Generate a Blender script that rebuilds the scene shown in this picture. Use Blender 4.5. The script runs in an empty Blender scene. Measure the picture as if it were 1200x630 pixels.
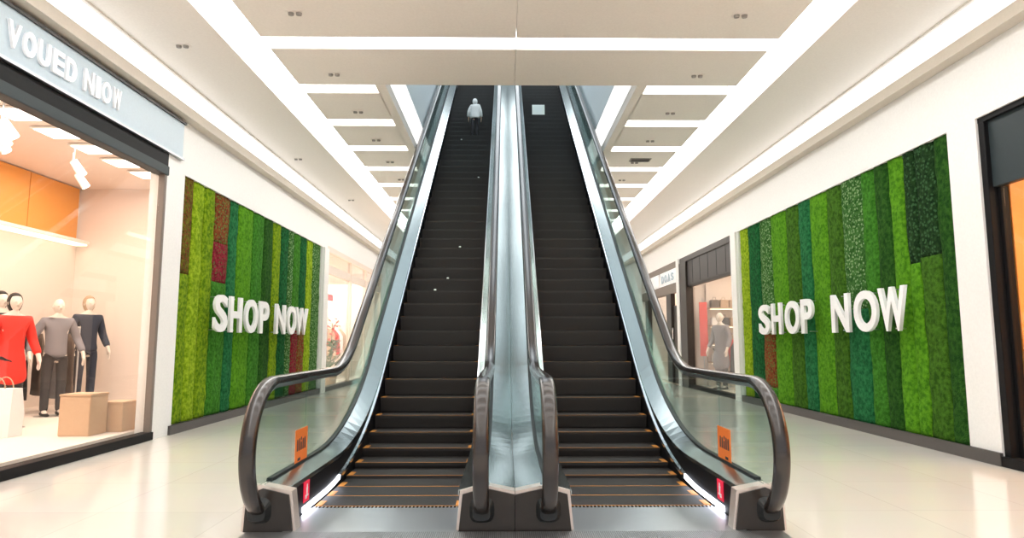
import bpy, bmesh, math, random
from mathutils import Vector, Matrix, noise
random.seed(7)
S = bpy.context.scene
COL = S.collection
R = math.radians
PI = math.pi

# ---------------------------------------------------------------- camera, world, exposure
cam_d = bpy.data.cameras.new('camera'); cam_d.sensor_width = 36; cam_d.lens = 760/1200*36
cam = bpy.data.objects.new('camera', cam_d); COL.objects.link(cam)
cam.location = (0, 0, 1.13); cam.rotation_euler = (R(90+6.39), 0, R(-0.59))
cam_d.clip_start = .05
S.camera = cam
S.view_settings.view_transform = 'Standard'; S.view_settings.look = 'None'
S.view_settings.gamma = 1; S.view_settings.use_curve_mapping = False
S.view_settings.exposure = 0.0
W = bpy.data.worlds.new('world'); S.world = W; W.use_nodes = True
W.node_tree.nodes['Background'].inputs[0].default_value = (.95, .97, 1, 1)
W.node_tree.nodes['Background'].inputs[1].default_value = .9
COVE_E = 9.0      # emission of the ceiling light strips
UP_E = 1.5        # the glowing wall bands and the glow added at the opening
SHOP_L = 150      # watts of each shop's ceiling lamp

def area(name, loc, sx, sy, watts, color, rot=(0, 0, 0)):
    d = bpy.data.lights.new(name, 'AREA'); d.shape = 'RECTANGLE'; d.size = sx; d.size_y = sy
    d.energy = watts; d.color = color
    o = bpy.data.objects.new(name, d); COL.objects.link(o); o.location = loc; o.rotation_euler = rot
    return o
area('shop_lamp', (-5.8, 6.5, 3.7), 2.2, 8, SHOP_L*1.7, (1, .83, .70))
area('shop_lamp', (6.3, 4.0, 3.1), 2, 4, SHOP_L*1.2, (1, .74, .48))
area('shop_lamp', (6.0, 14.6, 3.0), 2.4, 3, SHOP_L*.6, (1, .84, .68))
area('shop_lamp', (6.0, 19.5, 3.0), 2, 4, SHOP_L*.6, (1, .84, .70))
area('shop_lamp', (-5.7, 18.5, 3.0), 2.2, 6, SHOP_L*2.4, (1, .88, .76))
area('upper_hall_fill', (.06, 12.8, 10.3), 2.4, 10, 165, (.88, .95, 1))  # unseen fill added to brighten the well above the opening

# ---------------------------------------------------------------- materials
def mat(name, col, rough=.5, metal=0, emit=None, es=0, bump=None, spec=.5, coat=0):
    m = bpy.data.materials.new(name); m.use_nodes = True
    nt = m.node_tree; b = nt.nodes['Principled BSDF']
    b.inputs['Base Color'].default_value = (*col, 1); b.inputs['Roughness'].default_value = rough
    b.inputs['Metallic'].default_value = metal; b.inputs['Specular IOR Level'].default_value = spec
    b.inputs['Coat Weight'].default_value = coat; b.inputs['Coat Roughness'].default_value = .2
    if emit: b.inputs['Emission Color'].default_value = (*emit, 1); b.inputs['Emission Strength'].default_value = es
    n = nt.nodes.new('ShaderNodeTexNoise'); tc = nt.nodes.new('ShaderNodeTexCoord')
    nt.links.new(tc.outputs['Object'], n.inputs['Vector'])
    n.inputs['Scale'].default_value = (bump or (40, 0))[0]
    mix = nt.nodes.new('ShaderNodeMix'); mix.data_type = 'RGBA'; mix.blend_type = 'MIX'
    mix.inputs[6].default_value = (*[c*.94 for c in col], 1); mix.inputs[7].default_value = (*[min(1, c*1.06) for c in col], 1)
    nt.links.new(n.outputs['Fac'], mix.inputs[0]); nt.links.new(mix.outputs[2], b.inputs['Base Color'])
    if bump and bump[1]:
        bp = nt.nodes.new('ShaderNodeBump'); bp.inputs['Strength'].default_value = bump[1]; bp.inputs['Distance'].default_value = .01
        nt.links.new(n.outputs['Fac'], bp.inputs['Height']); nt.links.new(bp.outputs['Normal'], b.inputs['Normal'])
    return m

def emis(name, col, s):
    m = bpy.data.materials.new(name); m.use_nodes = True; nt = m.node_tree
    nt.nodes.remove(nt.nodes['Principled BSDF']); e = nt.nodes.new('ShaderNodeEmission')
    e.inputs[0].default_value = (*col, 1); e.inputs[1].default_value = s
    nt.links.new(e.outputs[0], nt.nodes['Material Output'].inputs[0]); return m

def glass(name, tint, ior=1.5, rough=.0):
    m = bpy.data.materials.new(name); m.use_nodes = True; nt = m.node_tree
    nt.nodes.remove(nt.nodes['Principled BSDF'])
    t = nt.nodes.new('ShaderNodeBsdfTransparent'); t.inputs[0].default_value = (*tint, 1)
    g = nt.nodes.new('ShaderNodeBsdfGlossy'); g.inputs['Roughness'].default_value = rough
    lw = nt.nodes.new('ShaderNodeLayerWeight'); lw.inputs['Blend'].default_value = .5      # Schlick reflectance of a pane, same from both faces
    pw = nt.nodes.new('ShaderNodeMath'); pw.operation = 'POWER'; pw.inputs[1].default_value = 5; nt.links.new(lw.outputs['Facing'], pw.inputs[0])
    r0 = ((ior-1)/(ior+1))**2
    f = nt.nodes.new('ShaderNodeMath'); f.operation = 'MULTIPLY_ADD'; f.inputs[1].default_value = 1-r0; f.inputs[2].default_value = r0; nt.links.new(pw.outputs[0], f.inputs[0])
    mx = nt.nodes.new('ShaderNodeMixShader')
    nt.links.new(f.outputs[0], mx.inputs[0]); nt.links.new(t.outputs[0], mx.inputs[1]); nt.links.new(g.outputs[0], mx.inputs[2])
    nt.links.new(mx.outputs[0], nt.nodes['Material Output'].inputs[0]); return m

def stripes(name, c1, c2, axis, freq, rough, metal=0, strength=.6):
    m = bpy.data.materials.new(name); m.use_nodes = True; nt = m.node_tree; b = nt.nodes['Principled BSDF']
    tc = nt.nodes.new('ShaderNodeTexCoord'); w = nt.nodes.new('ShaderNodeTexWave'); w.bands_direction = axis
    w.inputs['Scale'].default_value = freq
    nt.links.new(tc.outputs['Object'], w.inputs['Vector'])
    mx = nt.nodes.new('ShaderNodeMix'); mx.data_type = 'RGBA'; mx.inputs[6].default_value = (*c1, 1); mx.inputs[7].default_value = (*c2, 1)
    nt.links.new(w.outputs['Fac'], mx.inputs[0]); nt.links.new(mx.outputs[2], b.inputs['Base Color'])
    bp = nt.nodes.new('ShaderNodeBump'); bp.inputs['Strength'].default_value = strength; bp.inputs['Distance'].default_value = .004
    nt.links.new(w.outputs['Fac'], bp.inputs['Height']); nt.links.new(bp.outputs['Normal'], b.inputs['Normal'])
    b.inputs['Roughness'].default_value = rough; b.inputs['Metallic'].default_value = metal
    return m

def moss_mat(name, c1, c2, speck=None):
    m = bpy.data.materials.new(name); m.use_nodes = True; nt = m.node_tree; b = nt.nodes['Principled BSDF']
    tc = nt.nodes.new('ShaderNodeTexCoord')
    n = nt.nodes.new('ShaderNodeTexNoise'); n.inputs['Scale'].default_value = 22; n.inputs['Detail'].default_value = 8
    nt.links.new(tc.outputs['Object'], n.inputs['Vector'])
    cr = nt.nodes.new('ShaderNodeValToRGB'); cr.color_ramp.elements[0].position = .36; cr.color_ramp.elements[1].position = .64
    cr.color_ramp.elements[0].color = (*[c*.82 for c in c1], 1); cr.color_ramp.elements[1].color = (*[c*.82 for c in c2], 1)
    nt.links.new(n.outputs['Fac'], cr.inputs['Fac'])
    out = cr.outputs['Color']
    if speck:
        v = nt.nodes.new('ShaderNodeTexVoronoi'); v.inputs['Scale'].default_value = 24
        nt.links.new(tc.outputs['Object'], v.inputs['Vector'])
        c2_ = nt.nodes.new('ShaderNodeValToRGB'); c2_.color_ramp.elements[0].position = .30; c2_.color_ramp.elements[1].position = .42
        c2_.color_ramp.elements[0].color = (1, 1, 1, 1); c2_.color_ramp.elements[1].color = (0, 0, 0, 1)
        nt.links.new(v.outputs['Distance'], c2_.inputs['Fac'])
        mx = nt.nodes.new('ShaderNodeMix'); mx.data_type = 'RGBA'; mx.inputs[7].default_value = (*speck, 1)
        nt.links.new(c2_.outputs['Color'], mx.inputs[0]); nt.links.new(out, mx.inputs[6]); out = mx.outputs[2]
    nt.links.new(out, b.inputs['Base Color'])
    n2 = nt.nodes.new('ShaderNodeTexNoise'); n2.inputs['Scale'].default_value = 70; n2.inputs['Detail'].default_value = 4
    nt.links.new(tc.outputs['Object'], n2.inputs['Vector'])
    bp = nt.nodes.new('ShaderNodeBump'); bp.inputs['Strength'].default_value = 1; bp.inputs['Distance'].default_value = .02
    nt.links.new(n2.outputs['Fac'], bp.inputs['Height']); nt.links.new(bp.outputs['Normal'], b.inputs['Normal'])
    b.inputs['Roughness'].default_value = .95; b.inputs['Specular IOR Level'].default_value = .1
    return m

def floor_mat():
    m = bpy.data.materials.new('polished_tile'); m.use_nodes = True; nt = m.node_tree; b = nt.nodes['Principled BSDF']
    tc = nt.nodes.new('ShaderNodeTexCoord'); br = nt.nodes.new('ShaderNodeTexBrick'); br.offset = 0
    br.inputs['Scale'].default_value = 1; br.inputs['Brick Width'].default_value = .9; br.inputs['Row Height'].default_value = .9
    br.inputs['Mortar Size'].default_value = .004
    br.inputs['Color1'].default_value = (.655, .625, .575, 1); br.inputs['Color2'].default_value = (.685, .655, .60, 1); br.inputs['Mortar'].default_value = (.58, .55, .50, 1)
    nt.links.new(tc.outputs['Object'], br.inputs['Vector'])
    n = nt.nodes.new('ShaderNodeTexNoise'); n.inputs['Scale'].default_value = 1.3; n.inputs['Detail'].default_value = 6
    nt.links.new(tc.outputs['Object'], n.inputs['Vector'])
    mx = nt.nodes.new('ShaderNodeMix'); mx.data_type = 'RGBA'; mx.blend_type = 'MULTIPLY'; mx.inputs[0].default_value = .10
    nt.links.new(br.outputs['Color'], mx.inputs[6]); nt.links.new(n.outputs['Color'], mx.inputs[7])
    nt.links.new(mx.outputs[2], b.inputs['Base Color'])
    b.inputs['Roughness'].default_value = .12; b.inputs['Specular IOR Level'].default_value = .6
    return m

M = dict(
    white=mat('white_paint', (.86, .855, .84), .5), beige=mat('ceiling_beige', (.90, .86, .81), .6), ledge=mat('ledge_beige', (.66, .60, .52), .6),
    pinkish=mat('pale_plaster', (.80, .70, .62), .6), pale_blue=mat('pale_blue_panel', (.78, .84, .87), .35),
    floor=floor_mat(), black=mat('black_metal', (.008, .008, .009), .5, spec=.15), dark=mat('dark_bronze', (.035, .028, .024), .35, .3),
    darkgrey=mat('dark_grey_panel', (.055, .052, .052), .4), slate=mat('slate_panel', (.030, .042, .047), .45, spec=.3),
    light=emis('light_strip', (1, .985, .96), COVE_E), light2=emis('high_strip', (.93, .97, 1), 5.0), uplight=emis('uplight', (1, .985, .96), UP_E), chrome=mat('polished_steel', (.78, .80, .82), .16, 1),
    steel=stripes('brushed_steel', (.385, .425, .42), (.42, .46, .455), 'X', 90, .20, 1, .03),
    steel2=mat('satin_steel', (.62, .64, .66), .3, 1), rim=mat('warm_steel_rim', (.72, .62, .56), .35, .7),
    plate=stripes('comb_steel', (.50, .52, .54), (.56, .58, .60), 'Y', 30, .35, 1, .05),
    rib=stripes('ribbed_steel', (.30, .31, .32), (.55, .56, .58), 'X', 26, .4, 1, .5),
    tread=stripes('ribbed_tread', (.009, .0075, .007), (.022, .018, .016), 'X', 40, .55, 0, .3),
    riser=stripes('ribbed_riser', (.009, .0075, .007), (.020, .016, .0145), 'X', 40, .5, 0, .3),
    yellow=mat('yellow_paint', (.50, .20, .025), .6), rubber=mat('handrail_rubber', (.016, .010, .008), .24, 0, spec=.6, coat=.35),
    eglass=glass('balustrade_glass', (.86, .945, .925), 1.5), sglass=glass('shop_glass', (.96, .965, .96), 1.35),
    glow=emis('skirt_light', (.86, .88, 1), 7), gasket=mat('black_gasket', (.01, .012, .013), .5),
    orange=mat('orange_sticker', (.85, .20, .03), .5), red=mat('red_sign', (.75, .02, .06), .4, emit=(.8, .02, .07), es=.35),
    wsign=mat('white_mark', (.85, .85, .85), .5), ink=mat('dark_ink', (.03, .03, .045), .5),
    letter=mat('white_letter', (.93, .93, .94), .4), cutsign=mat('backlit_letter', (.9, .92, .95), .4, emit=(.9, .93, 1), es=.12),
    bluesign=mat('light_blue_panel', (.46, .57, .65), .3),
    wood=mat('orange_wood', (.78, .34, .08), .5), cream=mat('cream_wall', (.84, .735, .66), .6), boxwood=mat('pale_wood', (.62, .42, .27), .6),
    skin=mat('skin', (.62, .40, .29), .5), hair=mat('dark_hair', (.02, .014, .011), .6), manskin=mat('mannequin_shell', (.78, .70, .62), .4),
    redcoat=mat('red_fabric', (.80, .035, .02), .7), darkcloth=mat('dark_cloth', (.025, .024, .028), .8), greycloth=mat('grey_cloth', (.22, .21, .23), .8),
    navy=mat('navy_cloth', (.025, .035, .06), .8), brown=mat('brown_cloth', (.12, .08, .06), .8), whitecloth=mat('white_cloth', (.88, .88, .88), .7),
    paleblue=mat('pale_blue_cloth', (.45, .55, .60), .7), tan=mat('tan_cloth', (.50, .36, .24), .8),
    leaf=mat('leaf', (.05, .16, .04), .6), flower=mat('red_flower', (.70, .03, .03), .6), paper=mat('white_paper', (.8, .86, .82), .6),
    pink=mat('pink_sign', (.8, .06, .25), .5, emit=(.9, .1, .35), es=.8), vent=mat('vent_grey', (.30, .28, .26), .5), lamp=emis('lamp_face', (1, .93, .82), 6),
    shelfglow=emis('shelf_light', (1, .85, .62), 3.0), taupe=mat('taupe_frame', (.20, .165, .14), .5))

# ---------------------------------------------------------------- mesh helpers
def link(o): COL.objects.link(o); return o
def mesh_obj(name, bm, m, parent=None, smooth=False):
    bmesh.ops.recalc_face_normals(bm, faces=bm.faces[:])
    me = bpy.data.meshes.new(name); bm.to_mesh(me); bm.free()
    for x in (m if isinstance(m, (list, tuple)) else [m]): me.materials.append(x)
    if smooth:
        for p in me.polygons: p.use_smooth = True
    o = link(bpy.data.objects.new(name, me))
    if parent: o.parent = parent; o.matrix_parent_inverse = Matrix.Translation(-parent.location) if False else Matrix()
    return o
def tag(o, label=None, cat=None, group=None, kind=None):
    if label: o['label'] = label
    if cat: o['category'] = cat
    if group: o['group'] = group
    if kind: o['kind'] = kind
    return o
def empty(name, loc=(0, 0, 0), label=None, cat=None, group=None):
    o = link(bpy.data.objects.new(name, None)); o.location = loc; o.empty_display_size = .1
    return tag(o, label, cat, group)
def box(bm, x0, x1, y0, y1, z0, z1, mi=0, bev=0):
    r = bmesh.ops.create_cube(bm, size=1, matrix=Matrix.Translation(((x0+x1)/2, (y0+y1)/2, (z0+z1)/2)) @ Matrix.Diagonal((abs(x1-x0), abs(y1-y0), abs(z1-z0), 1)))
    vs = r['verts']; fs = {f for v in vs for f in v.link_faces}
    for f in fs: f.material_index = mi
    if bev:
        bmesh.ops.bevel(bm, geom=list({e for v in vs for e in v.link_edges}), offset=bev, segments=2, affect='EDGES')
def bx(name, dims, m, parent=None, bev=0, off=(0, 0, 0)):
    bm = bmesh.new(); d = dims
    box(bm, d[0]-off[0], d[1]-off[0], d[2]-off[1], d[3]-off[1], d[4]-off[2], d[5]-off[2], 0, bev); return mesh_obj(name, bm, m, parent)
def tube(bm, p0, p1, r0, r1=None, seg=12, mi=0):
    p0, p1 = Vector(p0), Vector(p1); d = p1-p0; r1 = r0 if r1 is None else r1
    q = Vector((0, 0, 1)).rotation_difference(d.normalized()).to_matrix().to_4x4()
    r = bmesh.ops.create_cone(bm, cap_ends=True, segments=seg, radius1=r0, radius2=r1, depth=d.length, matrix=Matrix.Translation((p0+p1)/2) @ q)
    for f in {f for v in r['verts'] for f in v.link_faces}: f.material_index = mi
def loft(bm, rings, closed=True, caps=True, mi=0):
    vr = [[bm.verts.new(p) for p in r] for r in rings]; n = len(vr[0])
    for a, b in zip(vr, vr[1:]):
        for i in range(n if closed else n-1):
            j = (i+1) % n; f = bm.faces.new((a[i], a[j], b[j], b[i])); f.material_index = mi
    if caps and closed:
        bm.faces.new(vr[0]).material_index = mi; bm.faces.new(vr[-1][::-1]).material_index = mi
def prism(bm, poly, x0, x1, mi=0):               # polygon in y-z extruded along x
    loft(bm, [[(x0, y, z) for y, z in poly], [(x1, y, z) for y, z in poly]], True, True, mi)
def text_bm(s, w, h, d, bold=.0, font_scale=1):
    cu = bpy.data.curves.new('t', 'FONT'); cu.body = s; cu.size = 1; cu.offset = bold; cu.extrude = .05; cu.resolution_u = 6
    o = link(bpy.data.objects.new('t', cu)); bpy.context.view_layer.update()
    dg = bpy.context.evaluated_depsgraph_get(); me = bpy.data.meshes.new_from_object(o.evaluated_get(dg))
    bpy.data.objects.remove(o); bpy.data.curves.remove(cu)
    bm = bmesh.new(); bm.from_mesh(me); bpy.data.meshes.remove(me)
    xs = [v.co.x for v in bm.verts]; ys = [v.co.y for v in bm.verts]; zs = [v.co.z for v in bm.verts]
    for v in bm.verts:
        v.co = Vector(((v.co.x-min(xs))/(max(xs)-min(xs))*w, (v.co.y-min(ys))/(max(ys)-min(ys))*h, (v.co.z-min(zs))/(max(zs)-min(zs))*d))
    return bm
def struct(name, boxes, m):
    bm = bmesh.new()
    for b in boxes: box(bm, *b)
    return tag(mesh_obj(name, bm, m), kind='structure')

# ---------------------------------------------------------------- setting
XL, XR = -4.106, 4.543; CZ = 4.42; YB, YF = -6, 26; C0 = .06
COVE_C = .164
struct('floor', [(-9, 9, YB, 3.3, -.5, 0), (-9, C0-1.42, 3.3, YF, -.5, 0), (C0+1.42, 9, 3.3, YF, -.5, 0), (C0-1.42, C0+1.42, 6.9, YF, -.5, -.002)], M['floor'])
struct('floor_pit', [(C0-1.42, C0+1.42, 3.3, 6.9, -.5, -.45)], M['black'])      # under the landing plates and the lowest steps
struct('wall_left', [(XL-.2, XL, YB, 8.03, 3.89, 4.6), (XL-.2, XL, 8.03, 14.9, 3.25, 4.6), (XL-.2, XL, 14.9, YF, 3.34, 4.6),
                     (XL-.2, XL, 7.74, 8.03, 0, 3.40), (XL-.2, XL, 8.03, 8.172, 0, 3.25), (XL-.2, XL-.09, 8.172, 14.48, 0, 3.25), (XL-.2, XL, 14.48, 14.9, 0, 3.25), (XL-.2, XL, 21.5, YF, 0, 3.34)], M['white'])
struct('wall_right', [(XR, XR+.2, YB, YF, 3.27, 4.6), (XR, XR+.2, 6.03, 6.44, 0, 3.27), (XR+.09, XR+.2, 6.44, 12.5, 0, 3.27), (XR, XR+.2, 12.5, 12.8, 0, 3.27), (XR, XR+.2, 16.75, 17.0, 0, 3.27),
                      (XR, XR+.2, 21.5, YF, 0, 3.27)], M['white'])
struct('wall_far', [(-9, 9, YF, YF+.2, 0, 4.6)], M['white'])
struct('baseboard_left', [(XL, XL+.03, 8.1, 14.52, 0, .11)], M['darkgrey'])
struct('baseboard_right', [(XR-.03, XR, 6.02, 12.55, 0, .12)], M['darkgrey'])
struct('trim_1', [(XL, XL+.14, YB, YF, 3.93, 4.055)], M['ledge'])
struct('trim_2', [(XR-.14, XR, YB, YF, 3.93, 4.055)], M['ledge'])
struct('trim_3', [(XL, XL+.05, 14.5, 14.86, 0, 3.25)], M['white'])
struct('trim_4', [(XR-.05, XR, 12.52, 12.8, 0, 3.27), (XR-.04, XR, 16.75, 17.0, 0, 3.27)], M['white'])
# ceiling: soffits, coffers between the light strips, beams around the escalator opening
PIT = 1.3154; s0 = 6.75; sw = .283
OX0, OX1, OY0, OY1 = -1.555, 1.702, 8.15, 15.2
cl, cr, il, ir = COVE_C-3.25, COVE_C+3.25, COVE_C-2.827, COVE_C+2.827
cb = [(XL-.2, cl, YB, YF, CZ, CZ+.14), (cr, XR+.2, YB, YF, CZ, CZ+.14), (XL, XL+.05, YB, YF, CZ-.025, CZ), (XR-.05, XR, YB, YF, CZ-.025, CZ)]
strip_ys = [s0 + k*PIT for k in range(-9, 15)]
ys = [YB] + [v for y in strip_ys for v in (y, y+sw)] + [YF]
spans = [(ys[i], ys[i+1]) for i in range(0, len(ys), 2)]
for a, b in spans:
    if b <= YB or a >= YF or b-a < .05: continue
    if a > OY0-.9 and a < OY1:
        if a < OY0 < b or abs(b-OY0) < .3:
            cb += [(il, .113, a, OY0, CZ, CZ+.12), (.117, ir, a, OY0, CZ, CZ+.12)]
            continue
        cb += [(il, OX0-.12, a, b, CZ, CZ+.12), (OX1+.12, ir, a, b, CZ, CZ+.12)]
    else:
        cb += [(il, .113, a, b, CZ, CZ+.12), (.117, ir, a, b, CZ, CZ+.12)]
cb += [(OX0-.13, OX0, OY0-.08, OY1, CZ, CZ+.12), (OX1, OX1+.13, OY0-.08, OY1, CZ, CZ+.12)]
struct('ceiling', cb, M['beige'])
struct('ceiling_slab', [(-9, OX0-.02, YB, YF, CZ+.30, CZ+.68), (OX1+.02, 9, YB, YF, CZ+.30, CZ+.68), (OX0-.02, OX1+.02, YB, OY0, CZ+.30, CZ+.68), (OX0-.02, OX1+.02, 18.3, YF, CZ+.30, CZ+.68)], M['white'])
struct('trim_5', [(OX0-.02, OX0, OY0, 18.3, CZ+.12, CZ+.68), (OX1, OX1+.02, OY0, 18.3, CZ+.12, CZ+.68), (OX0, OX1, OY0-.02, OY0, CZ+.12, CZ+.68)], M['white'])
# the tall well above the opening
struct('wall_upper', [(OX0-.12, OX0, OY0, 19.4, CZ+.68, 10.6), (OX1, OX1+.12, OY0, 19.4, CZ+.68, 10.6), (OX0, OX1, 19.3, 19.5, 4, 10.6), (OX0, OX1, OY0-.12, OY0, CZ+.68, 10.6)], M['pale_blue'])
struct('ceiling_upper', [(OX0-.1, OX1+.1, OY0-.1, 19.5, 10.5, 10.65)], M['white'])

# light strips
def slab(name, x0, x1, y0, y1, z, label, group):
    t = empty(name, ((x0+x1)/2, (y0+y1)/2, z), label, 'ceiling light', group)
    o = t.location
    bx('diffuser', (x0, x1, y0, y1, z, z+.03), M['light'], t, off=o)
    bm = bmesh.new(); box(bm, x0, x1, y0, y1, z+.03, z+.07)
    bmesh.ops.translate(bm, vec=-o, verts=bm.verts); mesh_obj('housing', bm, M['white'], t)
ZL = CZ+.17
slab('cove_light', cl-.03, il+.10, YB, YF, ZL, 'wide white cove light running along the left side of the ceiling coffers', 'cove lights')
slab('cove_light', ir-.10, cr+.03, YB, YF, ZL, 'wide white cove light running along the right side of the ceiling coffers', 'cove lights')
for sd, xa in ((1, XL), (-1, XR)):      # glowing bands above the ledge along each wall
    t = empty('wall_cove_light', (xa, 10, 4.06), 'long glowing white band between the ledge and the ceiling along the %s wall' % ('left' if sd > 0 else 'right'), 'ceiling light', 'wall cove lights')
    bx('diffuser', tuple(sorted((sd*.012, sd*.022)))+(YB-10, YF-10, 0, .33), M['uplight'], t); bx('housing', tuple(sorted((sd*.001, sd*.012)))+(YB-10, YF-10, 0, .335), M['white'], t)
for sd, xa in ((1, OX0), (-1, OX1)):    # glow added over the opening's white side faces to brighten them
    t = empty('opening_fill_glow', (xa, 13, CZ+.13), 'white glow panel added to brighten the %s side of the escalator opening' % ('left' if sd > 0 else 'right'), 'ceiling light', 'glow panels added at the opening')
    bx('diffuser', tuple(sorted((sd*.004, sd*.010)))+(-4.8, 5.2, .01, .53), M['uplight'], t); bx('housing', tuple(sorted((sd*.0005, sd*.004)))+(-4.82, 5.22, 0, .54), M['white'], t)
ordn = ['first', 'second', 'third', 'fourth', 'fifth', 'sixth', 'seventh', 'eighth', 'ninth', 'tenth']
k = 0
for y in strip_ys:
    if y < s0-.1:
        if y > -5.5: slab('strip_light', il+.1, ir-.1, y-.03, y+sw+.03, CZ+.125, 'full-width light strip across the ceiling in front of the escalators', 'full-width light strips')
        continue
    if y < s0+.1:
        slab('strip_light', il+.1, ir-.1, y-.03, y+sw+.03, CZ+.125, 'full-width white light strip across the ceiling just in front of the escalator opening', 'full-width light strips'); continue
    if y > 16.5: continue
    slab('strip_light', il+.1, OX0-.125, y-.03, y+sw+.03, CZ+.125, 'short light strip left of the escalator opening, %s from its front edge' % ordn[k], 'short light strips on the left')
    slab('strip_light', OX1+.125, ir-.1, y-.03, y+sw+.03, CZ+.125, 'short light strip right of the escalator opening, %s from its front edge' % ordn[k], 'short light strips on the right')
    k += 1

for i, yv in enumerate((9.2, 11.2, 13.2, 15.2, 17.2)):
    t = empty('upper_strip_light', (.074, yv, 10.5), 'light strip on the high ceiling far above the escalators, %s from the front' % ordn[i], 'ceiling light', 'high light strips above the escalators')
    bx('housing', (-1.3, 1.3, -.17, .17, -.03, 0), M['white'], t); bx('diffuser', (-1.27, 1.27, -.15, .15, -.04, -.03), M['light2'], t)

# ---------------------------------------------------------------- escalators
T = .745; ANG = math.atan(T)
def curve(zf, off, rad):
    yc = (zf-off)/T; t = rad*math.tan(ANG/2); a = yc-t; b = yc+t*math.cos(ANG)
    def f(y):
        if y <= a: return zf
        if y >= b: return T*y+off
        return zf + rad - math.sqrt(max(0, rad*rad-(y-a)**2))
    return f
zstep = curve(0, -4.66, 3.3); ztrim = curve(.03, -4.53, 3.6); zlow = curve(.235, -4.475, 3.2); zgl = curve(.25, -4.40, 3.2); zh = curve(.885, -3.60, 1.2)
Y0, YT = 4.05, 17.4
def samples(a, b):
    out = [a]; y = a
    while y < b-1e-6:
        y = min(b, y + (.12 if y < 8.2 else 1.0)); out.append(y)
    return out
# handrail path (from top down, round the newel)
HC = (4.22, .48); HR = .405
hp = [(y, zh(y)) for y in samples(HC[0], YT)][::-1]
for i in range(1, 49):
    a = R(90 + i*165/48); hp.append((HC[0]+HR*math.cos(a), HC[1]+HR*math.sin(a)))
hp += [(hp[-1][0]+.10, hp[-1][1]-.02)]
def sweep_path(path, prof, sx):
    rings = []
    for i, (y, z) in enumerate(path):
        a = path[max(0, i-1)]; b = path[min(len(path)-1, i+1)]
        t = Vector((b[0]-a[0], b[1]-a[1])).normalized(); n = (t.y, -t.x)
        rings.append([(sx+dx, y+n[0]*dn, z+n[1]*dn) for dx, dn in prof])
    return rings
rail_prof = [(-.045, -.016), (-.047, .004), (-.040, .020), (-.024, .027), (0, .029), (.024, .027), (.040, .020), (.047, .004), (.045, -.016), (.028, -.022), (-.028, -.022)]
guide_prof = [(-.026, -.045), (-.026, -.020), (.026, -.020), (.026, -.045)]
# step nosings spaced evenly along the chain
nos = []; y = 4.60; acc = .255; py, pz = y, zstep(y); L = .304
while y < 17.5:
    y += .002; z = zstep(y); acc += math.hypot(y-py, z-pz); py, pz = y, z
    if acc >= L: nos.append((y, z)); acc -= L
RI, RO, GI, GO, RX = .345, 1.39, .20, 1.535, 1.60

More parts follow.
